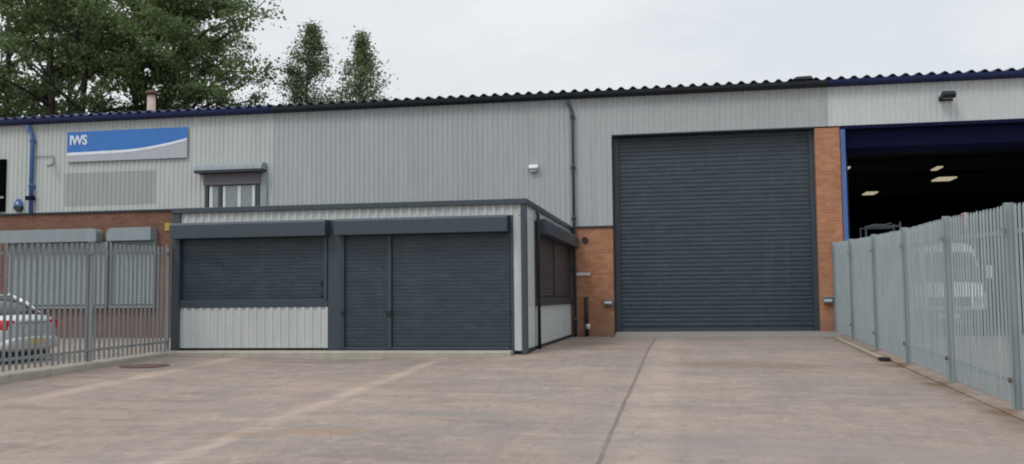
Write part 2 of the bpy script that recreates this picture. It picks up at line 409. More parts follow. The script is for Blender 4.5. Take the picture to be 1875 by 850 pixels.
# left unit
L = empty('warehouse_unit', (-25, 27, 0), 'aged pale grey ribbed unit with brown brick ground floor, blue gutter and blue pipe', 'building', 'units of the warehouse row')
m = MB(); m.corr(-46, -12.2, 3.95, 6.78, WY); m.build('cladding', 'clad_left', L)
m = MB(); m.corr(-19.2, -16.05, 4.13, 5.18, WY - .006, back=.003); tag(m.build('cladding_patch', 'clad_patch', L), 'duller grey rectangle of replaced cladding')
m = MB(); m.box(-46, -12.2, WY, WY + .3, -.3, 3.93); m.build('brick_wall', 'brick_left', L)
m = MB(); m.box(-46, -11.1, WY - .05, WY - .001, 3.895, 3.955); m.build('flashing', 'gutter_dark', L)
m = MB(); m.box(-46, -45.7, WY + .3, 57, -.3, 6.9).box(-46, -12.2, 56.7, 57, -.3, 6.9); m.build('end_wall', 'brick_left', L)
eave(L, -46, -12.2, 'gutter_blue', 'roof_navy')
downpipe(L, -20.3, 6.7, 3.93, 'blue', .065)
m = MB(); m.box(-20.42, -20.17, 26.78, 26.93, 4.35, 4.48); m.build('pipe_clip', 'navy', L)
# upper window beyond the pipe
w = MB().box(-24.4, -21.27, 26.90, 27.0, 4.02, 5.70).build('window', 'void', L)
m = MB(); m.box(-24.4, -21.27, 26.87, 26.9, 4.44, 4.50); m.box(-22.9, -22.84, 26.865, 26.897, 4.02, 5.7); m.build('glazing_bar', 'hood_grey', w)
# shuttered ground floor windows
def round_hood(x0, x1, z0, z1, y0, y1, root, mat, r=.12, side=0):
    m = MB()
    prof = [(x0, z0), (x1, z0)]
    for k in range(5):
        a = PI / 2 * k / 4; rr = r if side >= 0 else .01
        prof.append((x1 - rr + rr * math.cos(a), z1 - rr + rr * math.sin(a)))
    for k in range(5):
        a = PI / 2 + PI / 2 * k / 4; rr = r if side <= 0 else .01
        prof.append((x0 + rr + rr * math.cos(a), z1 - rr + rr * math.sin(a)))
    m.ext(prof, 'y', y0, y1)
    return m.build('shutter_hood', mat, root, bevel=.008)
for (x0, x1, lab, sd) in ((-21.0, -17.60, 'wide window shutter', 1), (-17.50, -16.02, 'narrow window shutter', -1)):
    s_ = MB().slats(x0 + .06, x1 - .02, 1.03, 2.98, 26.93, .085, .010).build('window_shutter', 'shutter_pale', L)
    s_['label'] = 'pale grey ' + lab
    MB().box(x0, x0 + .06, 26.86, 26.999, 1.0, 2.98).build('guide_rail', 'shutter_pale', s_)
    MB().box(x1 - .02, x1 + .03, 26.86, 26.999, 1.0, 2.98).build('guide_rail', 'shutter_pale', s_)
    MB().box(x0, x1 + .03, 26.85, 26.999, .93, .998).build('bottom_rail', 'shutter_pale', s_)
    round_hood(x0 - .15 if sd > 0 else x0 + .03, x1 - .22 if sd > 0 else x1 + .03, 2.985, 3.38, 26.62, 26.998, s_, 'shutter_pale', .16, sd)

# middle unit
C_ = empty('warehouse_unit', (-4, 27, 0), 'mid grey ribbed unit with big dark roller door, orange brick and dark gutter', 'building', 'units of the warehouse row')
m = MB(); m.corr(-12.2, -3.03, 2.9, 6.78, WY); m.corr(-3.03, -1.95, 3.12, 6.78, WY); m.corr(-1.95, 3.95, 5.70, 6.78, WY)
m.build('cladding', 'clad_mid', C_)
m = MB(); m.box(-12.2, -3.18, WY + .002, WY + .3, -.3, 2.9); m.box(-3.18, -1.97, WY, WY + .3, -.3, 3.10); tag(m.build('brick_wall', 'brick', C_))
m = MB(); m.box(3.58, 4.24, WY - .01, WY + .5, -.2, 5.66); m.build('brick_pier', 'brick', C_, bevel=.01)
m = MB(); m.box(-3.0, -1.96, WY - .045, WY - .002, 3.07, 3.115); m.build('flashing', 'gutter_dark', C_)
# thin dark trim around the door opening
m = MB(); m.box(-1.948, 3.58, WY - .03, WY + .42, 5.665, 5.70); m.build('door_soffit', 'gutter_dark', C_)
m = MB(); m.box(-1.968, -1.942, WY - .028, WY + .42, 0.10, 5.662); m.build('door_trim', 'gutter_dark', C_)
d = MB().slats(-1.80, 3.45, 0.24, 5.68, 27.33, .118, .008).build('roller_door', 'curtain', C_)
for a, b in ((-1.94, -1.80), (3.45, 3.575)): MB().box(a, b, 27.24, 27.42, 0.12, 5.66).build('guide_rail', 'dark', d)
MB().box(-1.79, 3.44, 27.27, 27.36, 0.125, .235).build('bottom_bar', 'dark', d)
m = MB(); m.box(-12.2, -11.9, WY + .3, 57, -.3, 6.9).box(-12.2, 4.2, 56.7, 57, -.3, 6.9); m.build('party_wall', 'brick_left', C_)
eave(C_, -12.2, 3.95, 'gutter_dark')
m = MB(); m.ext([(3.0, 6.98), (3.12, 7.05), (3.5, 7.06), (3.56, 6.98)], 'y', 26.7, 27.3); m.build('eave_flashing', 'gutter_dark', C_)
downpipe(C_, -3.06, 6.7, -.02, 'dark', .045)
m = MB(); m.tube([(-2.74, 26.9, .02), (-2.74, 26.9, 1.12)], .055, 10); p = m.build('soil_pipe', 'black', C_)
m = MB(); m.tube([(-2.70, 26.82, .22), (-2.70, 26.82, .36)], .06, 10); m.build('pipe_bung', 'white', p)
m = MB(); m.tube([(-2.77, 26.975, 2.72), (-2.77, 27.01, 2.72)], .095, 16); m.build('vent_hole', 'black', C_)
# first-floor window of the left unit, above the office roof
win = MB(); win.box(-14.36, -12.58, 26.955, 26.975, 3.4, 4.72)
win = win.build('window', 'dark', L)
m = MB()
for a, b in ((-14.36, -14.27), (-13.93, -13.82), (-12.70, -12.58)): m.box(a, b, 26.90, 26.953, 3.4, 4.72)
m.box(-14.36, -12.58, 26.895, 26.953, 4.62, 4.72); m.build('outer_frame', 'dark', win)
m = MB()
for a, b in ((-14.22, -14.12), (-13.78, -13.70), (-13.30, -13.20), (-12.83, -12.74)): m.box(a, b, 26.915, 26.952, 3.4, 4.60)
m.build('window_frame', 'white', win)
for a, b in ((-14.12, -13.94), (-13.70, -13.30), (-13.20, -12.83)): MB().box(a, b, 26.93, 26.954, 3.4, 4.60).build('pane', 'pane', win)
MB().slats(-14.40, -12.56, 4.63, 4.98, 26.86, .07, .01).build('rolled_shutter', 'brown_shutter', win)
m = MB(); m.box(-14.58, -12.40, 26.60, 26.99, 4.98, 5.06); m.build('hood_base', 'gutter_dark', win)
m = MB(); m.ext([(26.60, 5.062), (26.62, 5.17), (26.70, 5.24), (26.82, 5.27), (26.975, 5.27), (26.975, 5.062)], 'x', -14.58, -12.40); m.build('shutter_hood', 'hood_grey', win)
m = MB(); m.box(-12.56, -12.36, 26.90, 26.975, 3.4, 4.98); m.build('guide_rail', 'hood_grey', win)

# right unit
Rr = empty('warehouse_unit', (12, 27, 0), 'pale ribbed unit at right with open dark doorway, blue door jamb and blue gutter', 'building', 'units of the warehouse row')
m = MB(); m.corr(3.952, 11.5, 5.70, 6.78, WY); m.corr(11.5, 30, 3.1, 6.78, WY); m.build('cladding', 'clad_right', Rr)
m = MB(); m.box(11.5, 30, WY, WY + .3, -.3, 3.1); m.build('brick_wall', 'brick', Rr)
m = MB(); m.box(4.25, 4.37, 26.96, 27.4, -.1, 5.60); m.build('door_jamb', 'blue', Rr)
m = MB(); m.box(4.26, 11.5, 26.955, 27.1, 5.60, 5.69); m.build('door_lintel', 'navy', Rr)
m = MB(); m.ext([(27.15, 5.59), (27.15, 5.42), (27.22, 5.12), (27.45, 4.98), (27.7, 5.0), (27.9, 5.2), (27.9, 5.59)], 'x', 4.38, 11.5); m.build('rolled_door', 'navy', Rr)
m = MB(); m.box(4.26, 4.5, 27.5, 57, -.3, 6.85); m.box(29.7, 30, 27.3, 57, -.3, 6.85); m.box(4.26, 30, 56.7, 57, -.3, 6.9); m.box(11.5, 29.7, 27.3, 27.32, 0, 6.85); m.box(4.5, 11.5, 27.92, 27.94, 5.3, 6.85)
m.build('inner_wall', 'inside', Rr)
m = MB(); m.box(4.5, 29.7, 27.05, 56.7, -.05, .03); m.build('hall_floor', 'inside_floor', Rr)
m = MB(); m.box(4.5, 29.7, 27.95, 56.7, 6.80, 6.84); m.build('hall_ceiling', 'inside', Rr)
m = MB()
for k in range(15):
    y = 29 + 1.8 * k; MB().box(4.5, 29.7, y, y + .07, 6.58, 6.798).build('purlin', 'hall_steel', Rr)
for k in range(5):
    y = 31 + 5 * k; MB().box(4.5, 29.7, y + .2, y + .4, 6.1, 6.575).build('roof_beam', 'hall_steel', Rr)
eave(Rr, 3.95, 30, 'gutter_blue', 'roof_navy')

# sloping threshold in front of the roller door
m = MB(); m.ext([(26.1, -.05), (26.1, .015), (26.98, .12), (27.5, .125), (27.5, -.05)], 'x', -1.93, 4.22)
tag(m.build('door_threshold', 'apron'), kind='structure')

# ------------------------------------------------------------------ office extension
O = empty('office_extension', (-7, 19.2, 0), 'flat roofed dark framed office block with closed shutters standing in front of the warehouse', 'building')
XR, YF = -3.17, 19.16
m = MB(); m.box(-10.94, XR - .10, YF + .165, 26.94, -.2, 3.02); m.build('core_wall', 'dark', O)
m = MB(); m.box(-10.93, XR - .02, YF + .02, 26.94, 3.022, 3.06); m.build('roof', 'roof_sheet', O)
m = MB(); m.box(-10.98, XR + .03, YF - .05, YF + .06, 3.02, 3.13); m.box(XR - .08, XR + .03, YF + .06, 26.95, 3.02, 3.13); m.box(-10.98, -10.88, YF + .06, 26.95, 3.02, 3.13)
m.build('roof_trim', 'dark', O, bevel=.006)
for a, b, c, e in ((-10.98, -10.80, YF - .02, YF + .119), (-3.27, XR + .01, YF - .02, YF + .14)):
    MB().box(a, b, c, e, -.05 if a > -4 else .05, 3.018).build('corner_post', 'dark', O, bevel=.006)
for a, b in ((-7.42, -7.12), (-3.50, -3.43)):
    MB().box(a, b, YF + .02, YF + .119, .06, 2.797).build('door_post', 'dark', O, bevel=.006)
MB().box(-10.797, -7.423, YF + .01, YF + .119, .965, 1.127).build('sill', 'dark', O, bevel=.006)
MB().box(-10.797, -3.43, YF + .125, YF + .16, 2.46, 2.80).build('header', 'dark', O)
m = MB(); m.corr(-10.80, -3.27, 2.80, 3.02, YF + .04, .18, .024, .07); m.build('cladding', 'office_clad', O)
m = MB(); m.corr(-10.80, -7.42, .10, .963, YF + .045, .18, .024, .07); m.build('cladding', 'office_clad', O)
m = MB(); m.box(-3.43, -3.27, YF + .03, YF + .119, .04, 2.80); m.build('cladding', 'office_clad', O)
# window shutter
s1 = MB().slats(-10.79, -7.50, 1.13, 2.46, YF + .08, .078, .0022).build('window_shutter', 'curtain', O)
m = MB(); m.box(-7.50, -7.43, YF - .01, YF + .10, 1.13, 2.46); m.build('guide_rail', 'dark', s1)
def hood(x0, x1, root, y0=YF - .26):
    m = MB(); m.ext([(y0, 2.45), (y0, 2.74), (y0 + .05, 2.79), (YF + .028, 2.79), (YF + .028, 2.45)], 'x', x0, x1)
    return m.build('shutter_hood', 'dark', root, bevel=.008)
hood(-10.92, -7.38, s1)
MB().box(-7.60, -7.54, YF + .03, YF + .06, 1.42, 1.50).build('lock', 'black', s1)
MB().box(-7.60, -7.54, YF + .03, YF + .06, 1.16, 1.21).build('lock', 'black', s1)
# door shutters
s2 = MB().slats(-7.06, -6.12, .12, 2.46, YF + .08, .078, .0022).build('door_shutter', 'curtain', O)
s3 = MB().slats(-6.02, -3.52, .12, 2.46, YF + .08, .078, .0022).build('door_shutter', 'curtain', O)
m = MB(); m.box(-7.11, -7.06, YF - .0, YF + .10, .07, 2.46); m.build('guide_rail', 'dark', s2)
m = MB(); m.box(-6.11, -6.03, YF + .02, YF + .10, .07, 2.46); m.build('guide_rail', 'dark', s2)
MB().box(-6.14, -6.02, YF - .03, YF + .018, .78, .86).build('lock', 'black', s2)
MB().box(-7.12, -7.06, YF - .03, YF - .002, .80, .86).build('lock', 'black', s2)
MB().box(-3.54, -3.49, YF - .03, YF - .002, .80, .86).build('lock', 'black', s3)
for s_, a, b in ((s2, -7.05, -6.115), (s3, -6.025, -3.53)): MB().box(a, b, YF + .03, YF + .09, .066, .118).build('bottom_bar', 'dark', s_)
hood(-7.18, -3.52, s3)
# side wall
m = MB(); m.corr(YF + .14, 26.93, .07, .93, XR - .04, .30, .02, .055, axis='y', sgn=1); m.build('side_cladding', 'office_clad', O)
m = MB(); m.corr(YF + .14, 26.93, 2.78, 3.02, XR - .04, .30, .02, .055, axis='y', sgn=1); m.build('side_cladding', 'office_clad', O)
m = MB(); m.box(XR - .09, XR - .03, YF + .142, 20.45, .93, 2.78); m.build('side_cladding', 'office_clad', O)
m = MB(); m.box(XR - .09, XR + .02, 20.47, 26.93, .94, 1.12); m.box(XR - .09, XR - .0, 20.47, 20.6, 1.12, 2.78); m.box(XR - .09, XR + .01, 26.75, 26.93, 1.12, 2.78); m.box(XR - .09, XR - .01, 23.55, 23.68, 1.12, 2.78); m.build('side_frame', 'side_curtain', O)
for a, b in ((20.61, 23.54), (23.69, 26.74)):
    MB().slats(a, b, 1.13, 2.6, XR - .05, .078, .010, axis='y', sgn=1, thick=.03).build('side_shutter', 'side_curtain', O)
m = MB(); m.ext([(XR - .028, 2.50), (XR + .24, 2.50), (XR + .24, 2.78), (XR + .19, 2.84), (XR - .028, 2.84)], 'y', 20.75, 26.94)
m.build('side_shutter_hood', 'dark', O, bevel=.008)
m = MB(); m.tube([(XR + .03, 20.52, 2.98), (XR + .05, 20.52, 2.9), (XR + .05, 20.52, .0)], .038, 8); m.box(XR - .03, XR + .09, 20.47, 20.57, 2.0, 2.04); m.build('downpipe', 'black', O)
m = MB(); m.box(XR - .09, XR + .0, YF + .15, 26.93, -.1, .065); m.build('base_trim', 'black', O)
m = MB(); m.ext([(18.80, -.25), (18.80, .02), (18.83, .046), (YF + .11, .048), (YF + .11, -.25)], 'x', -11.0, -3.45); m.build('concrete_plinth', 'concrete', O)

# ------------------------------------------------------------------ kerbs
m = MB()
for k in range(14):
    y0 = 5.0 + k * 1.0; y1 = y0 + .985
    if y1 > 18.79: y1 = 18.79
    def t(y): return interp(y, [5, 13.9, 19], [-.30, -.045, .03])
    i = len(m.v)
    for y in (y0, y1):
        m.v += [(-10.86, y, g(-11, y) - .2), (-10.86, y, t(y) - .02), (-10.88, y, t(y)), (-11.10, y, t(y)), (-11.10, y, g(-11, y) - .2)]
    for j in range(5):
        q = (j + 1) % 5; m.f.append((i + j, i + 5 + j, i + 5 + q, i + q))
    m.f.append((i, i + 1, i + 2, i + 3, i + 4)); m.f.append((i + 9, i + 8, i + 7, i + 6, i + 5))
tag(m.build('kerb', 'concrete'), kind='structure')
m = MB()
for k in range(11):
    y0 = 6 + k * 1.9; y1 = min(y0 + 1.885, 26.9); i = len(m.v)
    for y in (y0, y1):
        z = g(4, y); m.v += [(3.80, y, z - .2), (3.80, y, z + .03), (3.83, y, z + .04), (4.16, y, z + .045), (4.16, y, z - .2)]
    for j in range(5):
        q = (j + 1) % 5; m.f.append((i + j, i + 5 + j, i + 5 + q, i + q))
    m.f.append((i, i + 1, i + 2, i + 3, i + 4)); m.f.append((i + 9, i + 8, i + 7, i + 6, i + 5))
tag(m.build('fence_footing', 'yard'), kind='structure')
m = MB(); m.raw = False
for (a, b) in ((19.4, 25.2),):
    i = len(m.v)
    za, zb = g(3.8, a), g(3.8, b)
    m.v += [(3.64, a, za - .01), (3.76, a, za - .01), (3.76, a, za + .05), (3.64, a, za + .05), (3.64, b, zb - .01), (3.76, b, zb - .01), (3.76, b, zb + .05), (3.64, b, zb + .05)]
    m.f += [tuple(i + k for k in q) for q in ((0, 1, 2, 3), (7, 6, 5, 4), (0, 4, 5, 1), (1, 5, 6, 2), (2, 6, 7, 3), (3, 7, 4, 0))]
beam = m.build('timber_baulk', 'timber', bevel=.01, local=(3.7, 22.3, g(3.7, 22.3)))
tag(beam, 'long grey timber lying at the foot of the right hand palisade fence', 'timber')
MB().box(3.60, 3.79, 19.15, 19.395, g(3.8, 19.3) - .01, g(3.8, 19.3) + .07).build('end_block', 'black', beam)

# ------------------------------------------------------------------ palisade fences
def pale(m, x, y, z0, z1, w, sgn, rz, lean=0.0):
    """W-section pale of pressed steel with three-pointed head; face along y, standing proud towards sgn*x"""
    hw = w / 2; d = 0.016; th = 0.005
    prof = [(-hw, 0), (-hw * .55, -.3 * d), (-hw * .3, d), (0, d * .35), (hw * .3, d), (hw * .55, -.3 * d), (hw, 0)]
    i = len(m.v); n = len(prof)
    tip = [0.0, .035, -.01, .03, -.01, .035, 0.0]
    for off in (0, -th):
        for zz, use in ((z0, 0), (z1 - .07, 0), (z1, 1)):
            for k, (u, v) in enumerate(prof):
                uu = u * (1.0 if not use else (0.72 if abs(u) > hw * .9 else 1.0))
                m.v.append((x + sgn * (v + off), y + uu + lean * (zz - z0), zz + (tip[k] * 1.0 if use else 0)))
    for a in range(2):
        for k in range(n - 1):
            p = i + a * n + k; m.f.append((p, p + 1, p + n + 1, p + n))
            p = i + 3 * n + a * n + k; m.f.append((p + n, p + n + 1, p + 1, p))
    for a in range(2):
        for k in (0, n - 1):
            p = i + a * n + k; m.f.append((p, p + n, p + n + 3 * n, p + 3 * n))
    for k in range(n - 1):
        p = i + 2 * n + k; m.f.append((p, p + 1, p + 1 + 3 * n, p + 3 * n))

def i_post(m, x, y, z0, z1, w=.10, d=.055):
    m.box(x - d, x + d, y - .004, y + .004, z0, z1)
    m.box(x - d - .006, x - d, y - w / 2, y + w / 2, z0, z1); m.box(x + d, x + d + .006, y - w / 2, y + w / 2, z0, z1)

def fence(name, x, posts, base, top, sgn, mat, label, pitch, pw, root_y, postx, rail_lo, rail_hi, railx, wobble=.004, pd=(.10, .042)):
    root = empty(name, (x, root_y, base(root_y)), label, 'fence')
    rnd = random.Random(5)
    for y in posts:
        m = MB(); i_post(m, postx, y, base(y) - .15, top(y) + .02, *pd)
        if pd[1] < .04: m.box(postx - pd[1] - .02, postx + pd[1] + .02, y - pd[0] * .6, y + pd[0] * .6, top(y) + .022, top(y) + .034)
        m.build('post', mat, root)
    for a, b in zip(posts, posts[1:]):
        m = MB(); y = a + pitch * .55
        while y < b - pitch * .3:
            pale(m, x, y + rnd.uniform(-1, 1) * wobble, base(y) + .04 + rnd.uniform(-.008, .008), top(y) - .03 + rnd.uniform(-.008, .008), pw, sgn, 0, rnd.uniform(-.003, .003)); y += pitch
        m.raw = True; m.build('pale_panel', mat, root)
        for h in (rail_lo, rail_hi):
            m = MB(); i = len(m.v)
            x0, x1 = sorted((railx, railx + .045 * (1 if railx > x else -1)))
            if sgn < 0: x0, x1 = x + .008, x + .055
            else: x0, x1 = x - .055, x - .008
            for yy in (a + .008, b - .008):
                z = h(yy); m.v += [(x0, yy, z), (x1, yy, z), (x1, yy, z + .05), (x0, yy, z + .05)]
            m.f += [tuple(i + k for k in q) for q in ((0, 1, 2, 3), (7, 6, 5, 4), (0, 4, 5, 1), (1, 5, 6, 2), (2, 6, 7, 3), (3, 7, 4, 0))]
            m.build('rail', mat, root)
    return root
lb = lambda y: interp(y, [5, 13.9, 19.3], [-.30, -.05, .02])
lt = lambda y: interp(y, [5, 13.9, 16.35, 19.3], [1.75, 2.08, 2.22, 2.30])
fl = fence('palisade_fence', -10.99, [5.4, 8.15, 10.9, 13.6, 16.36, 19.08], lb, lt, 1, 'galv_old',
      'weathered grey palisade fence on a kerb at left, the silver car behind it', .155, .072, 13, -11.04,
      lambda y: lb(y) + .20, lambda y: interp(y, [5, 13.9, 19.3], [1.55, 1.90, 2.13]), -11.1, pd=(.06, .035))
rb = lambda y: g(4, y) + .04
rt = lambda y: interp(y, [5, 12.75, 15.65, 19.3, 26.8], [2.02, 2.20, 2.27, 2.31, 2.49])
fr = fence('palisade_fence', 4.0, [9.85, 12.73, 15.62, 18.48, 21.34, 24.2, 26.9], rb, rt, -1, 'galv',
      'bluish galvanised palisade fence running from the brick pier to the right edge', .147, .072, 16, 3.97,
      lambda y: rb(y) + .30, lambda y: rt(y) - .36, 4.0)
for y in (12.73, 15.62, 18.48, 21.34, 24.2):
    for h in (rb(y) + .36, rt(y) - .32):
        MB().box(3.885, 3.905, y - .03, y + .03, h - .03, h + .03).build('bolt_plate', 'rust' if h < 1 else 'galv_old', fr)

# ------------------------------------------------------------------ things on the walls
sg = empty('company_sign', (-17, 26.88, 5.5), 'long blue sign with white letters and grey swoosh, mounted on aged cladding', 'sign')
x0, x1, z0, z1 = -19.07, -14.98, 5.52, 6.47
MB().box(x0, x1, 26.90, 26.96, z0, z1).build('sign_board', 'sign_grey', sg)
def curve(t): return z0 + .25 + .05 * t + .30 * max(0, t - .45) ** 1.8 * 2.6
m = MB(); N = 40; i = 0
for k in range(N + 1):
    t = k / N; x = x0 + .0 + (x1 - x0) * t; m.v += [(x, 26.894, curve(t) + .035), (x, 26.894, z1), (x, 26.899, curve(t) + .035), (x, 26.899, z1)]
for k in range(N):
    p = 4 * k; m.f += [(p, p + 4, p + 5, p + 1), (p + 2, p + 3, p + 7, p + 6), (p, p + 2, p + 6, p + 4), (p + 1, p + 5, p + 7, p + 3)]
m.build('blue_field', 'sign_blue', sg)
m = MB()
for k in range(N + 1):
    t = k / N; x = x0 + (x1 - x0) * t; c = curve(t); m.v += [(x, 26.891, c - .035 - .02 * (1 - t)), (x, 26.891, c + .04), (x, 26.898, c - .04), (x, 26.898, c + .045)]
for k in range(N):
    p = 4 * k; m.f += [(p, p + 4, p + 5, p + 1), (p, p + 2, p + 6, p + 4), (p + 1, p + 5, p + 7, p + 3)]
m.build('swoosh', 'sign_white', sg)
cu = bpy.data.curves.new('letters', 'FONT'); cu.body = 'IWS'; cu.size = .42; cu.extrude = .004; cu.offset = 0.010; cu.space_character = .95
tmp = bpy.data.objects.new('tmp', cu); COL.objects.link(tmp)
dg = bpy.context.evaluated_depsgraph_get(); me = bpy.data.meshes.new_from_object(tmp.evaluated_get(dg)); bpy.data.objects.remove(tmp)
me.transform(Matrix.Translation((-18.98, 26.888, 6.06)) @ Matrix.Rotation(PI / 2, 4, 'X') @ Matrix.Diagonal((.86, 1, 1, 1)))
me.materials.clear(); me.materials.append(M['sign_white'])
lo = bpy.data.objects.new('letters', me); COL.objects.link(lo); lo.parent = sg; lo.matrix_parent_inverse = root_world(sg).inverted()

# blue and white alarm bell box
ab = empty('bell_box', (-20.75, 26.9, 4.0), 'small blue alarm bell box on the cladding just left of the blue pipe', 'alarm box')
m = MB(); m.ext([(-20.90, 4.17), (-20.60, 4.17), (-20.64, 4.27), (-20.70, 4.38), (-20.75, 4.42), (-20.80, 4.38), (-20.86, 4.27)], 'y', 26.86, 26.975); m.build('cover', 'blue', ab, bevel=.015)
m = MB(); m.ext([(-20.90, 4.168), (-20.60, 4.168), (-20.62, 4.08), (-20.70, 4.01), (-20.80, 4.01), (-20.88, 4.08)], 'y', 26.86, 26.975); m.build('strobe', 'black', ab, bevel=.015)
m = MB(); m.ext([(-20.80, 4.24), (-20.70, 4.24), (-20.75, 4.33)], 'y', 26.852, 26.858); m.build('emblem', 'white', ab)
# white alarm box
wb = empty('alarm_box', (-4.2, 26.9, 4.75), 'small white alarm box alone high on the grey cladding above the office roof', 'alarm box')
m = MB(); m.ext([(26.97, 4.76), (26.84, 4.78), (26.82, 4.82), (26.87, 4.91), (26.97, 4.93)], 'x', -4.34, -4.07); m.build('cover', 'white', wb, bevel=.012)
MB().box(-4.31, -4.10, 26.87, 26.96, 4.72, 4.758).build('strobe', 'lamp_glass', wb)
# cctv on conduit
cc = empty('security_camera', (-19.55, 26.9, 5.4), 'small grey camera on a thin conduit beside the blue pipe', 'camera')
m = MB(); m.tube([(-20.22, 26.95, 5.75), (-19.60, 26.95, 5.75), (-19.56, 26.95, 5.72), (-19.56, 26.95, 5.52)], .014, 6); m.build('conduit', 'hood_grey', cc)
m = MB(); m.tube([(-19.56, 26.95, 5.50), (-19.56, 26.82, 5.48)], .02, 8); m.build('bracket', 'hood_grey', cc)
m = MB(); m.tube([(-19.52, 26.84, 5.46), (-19.56, 26.66, 5.38)], [.05, .045], 10); m.build('housing', 'hood_grey', cc)
# small signs
ys_ = MB().box(-15.72, -15.56, 26.97, 26.995, 3.28, 3.53).build('warning_sign', 'yellow', local=(-15.63, 26.98, 3.38)); tag(ys_, 'small yellow warning sign on the brown brick at the office corner', 'sign')
us = MB().box(-3.02, -2.63, 26.965, 26.995, 1.72, 1.80).build('wall_plate', 'white', bevel=.004, local=(-2.83, 26.98, 1.76)); tag(us, 'narrow pale plate on the orange brick beside the office side wall', 'plate')
# bulkhead lights each side of the big door
def bulkhead(x, lab):
    r = empty('wall_light', (x, 26.95, .93), lab, 'light', 'low lights either side of the roller door')
    m = MB(); m.ext([(26.985, .87), (26.90, .87), (26.86, .92), (26.86, .99), (26.90, 1.03), (26.985, 1.03)], 'x', x - .12, x + .12); m.build('housing', 'hood_grey', r, bevel=.012)
    MB().box(x - .10, x + .10, 26.845, 26.858, .925, .985).build('lens', 'lamp_glass', r)
    m = MB(); m.box(x - .13, x + .13, 26.84, 26.985, 1.033, 1.05); m.build('cowl', 'hood_grey', r)
bulkhead(-2.14, 'small grey light low on the brick left of the big roller door')
bulkhead(3.78, 'small grey light low on the brick pier by the fence end')
# floodlight
fl_ = empty('floodlight', (6.98, 26.8, 6.3), 'black floodlight on the pale cladding above the open doorway', 'floodlight')
m = MB(); i = 0; a = R_(25)
def P(u, v): return (26.72 + u * math.cos(a) - v * math.sin(a), 6.36 - u * math.sin(a) - v * math.cos(a) * 1)
m.ext([(26.60, 6.26), (26.52, 6.36), (26.66, 6.46), (26.86, 6.40), (26.84, 6.30)], 'x', 6.82, 7.14); m.build('housing', 'black', fl_, bevel=.012)
MB().ext([(26.61, 6.254), (26.82, 6.292), (26.82, 6.286), (26.61, 6.247)], 'x', 6.85, 7.11).build('lens', 'lamp_glass', fl_)
m = MB(); m.box(6.80, 6.815, 26.66, 26.975, 6.30, 6.33); m.box(7.145, 7.16, 26.66, 26.975, 6.30, 6.33); m.box(6.80, 7.16, 26.96, 26.976, 6.25, 6.38); m.build('bracket', 'black', fl_)
# flue on the roof
fu = empty('flue_pipe', (-17.16, 28.5, 7.05), 'pinkish flue pipe with cowl standing on the roof in front of the trees', 'flue')
m = MB(); m.tube([(-17.16, 28.5, 7.0), (-17.16, 28.5, 7.28), (-17.16, 28.5, 7.34), (-17.16, 28.5, 7.9)], [.19, .19, .135, .13], 16); m.build('pipe', 'flue', fu)
m = MB(); m.tube([(-17.16, 28.5, 7.92), (-17.16, 28.5, 8.0), (-17.16, 28.5, 8.05)], [.20, .20, .05], 16); m.build('cowl', 'rust', fu)
# manhole
mh = empty('manhole_cover', (-10.2, 16.85, g(-10.2, 16.85)), 'dark round iron cover set in the concrete near the left kerb', 'manhole')
zz = g(-10.2, 16.85)
m = MB(); m.tube([(-10.2, 16.85, zz - .03), (-10.2, 16.85, zz + .012)], .38, 28); m.build('cover', 'rust', mh)
m = MB(); m.tube([(-10.2, 16.85, zz - .03), (-10.2, 16.85, zz + .008)], .46, 28); m.build('frame', 'rust', mh)
# notice on the right fence
ns = MB().box(4.012, 4.022, 14.72, 14.95, 2.06, 2.27).build('fence_notice', 'white', local=(4.017, 14.83, 2.16)); tag(ns, 'small red and white notice behind the top of the right hand fence', 'sign')
m = MB(); m.box(4.004, 4.011, 14.76, 14.91, 2.15, 2.255); m.build('red_panel', 'red_matt', ns)

# hall lights
def hall_light(x, y, z, w, lab, gr='lit lamps in the dark hall'):
    r = empty('hall_lamp', (x, y, z), lab, 'lamp', gr)
    MB().box(x - w / 2, x + w / 2, y - .5, y + .5, z, z + .04).build('tube', 'lamp_on', r)
    m = MB(); m.box(x - w / 2 - .04, x + w / 2 + .04, y - .55, y + .55, z + .041, z + .12); m.tube([(x, y, z + .12), (x, y, 6.8)], .01, 5); m.build('housing', 'inside', r)
hall_light(9.15, 36, 5.15, .62, 'largest lit lamp in the dark hall, at the middle of the doorway')
hall_light(7.55, 41, 5.22, .45, 'lit lamp lower left in the dark hall, nearer the brick pier')
hall_light(5.05, 31.5, 5.05, .22, 'small lit lamp in the hall right beside the blue jamb')
hall_light(9.55, 38.5, 5.85, .22, 'smallest lit lamp in the hall, just above the largest one')
hall_light(11.25, 33, 5.15, .25, 'lit lamp at the right edge of the dark hall')

# steel rack inside hall, seen above the fence
rk = empty('storage_rack', (5.9, 31, .03), 'pale steel rack frame showing above the fence in the dark hall', 'rack')
for x in (5.45, 6.45):
    for y in (30.6, 31.5): MB().box(x, x + .05, y, y + .05, .03, 3.20 if x < 6 else 3.30).build('upright', 'hood_grey', rk)
for z in (1.2, 2.2, 3.15):
    for y in (30.61, 31.51): MB().box(5.502, 6.448, y, y + .04, z, z + .045).build('beam', 'hood_grey', rk)
MB().tube([(5.6, 31, 3.20), (5.8, 31, 3.26), (6.1, 31, 3.24), (6.3, 31, 3.30)], .018, 6).build('handrail', 'white', rk)

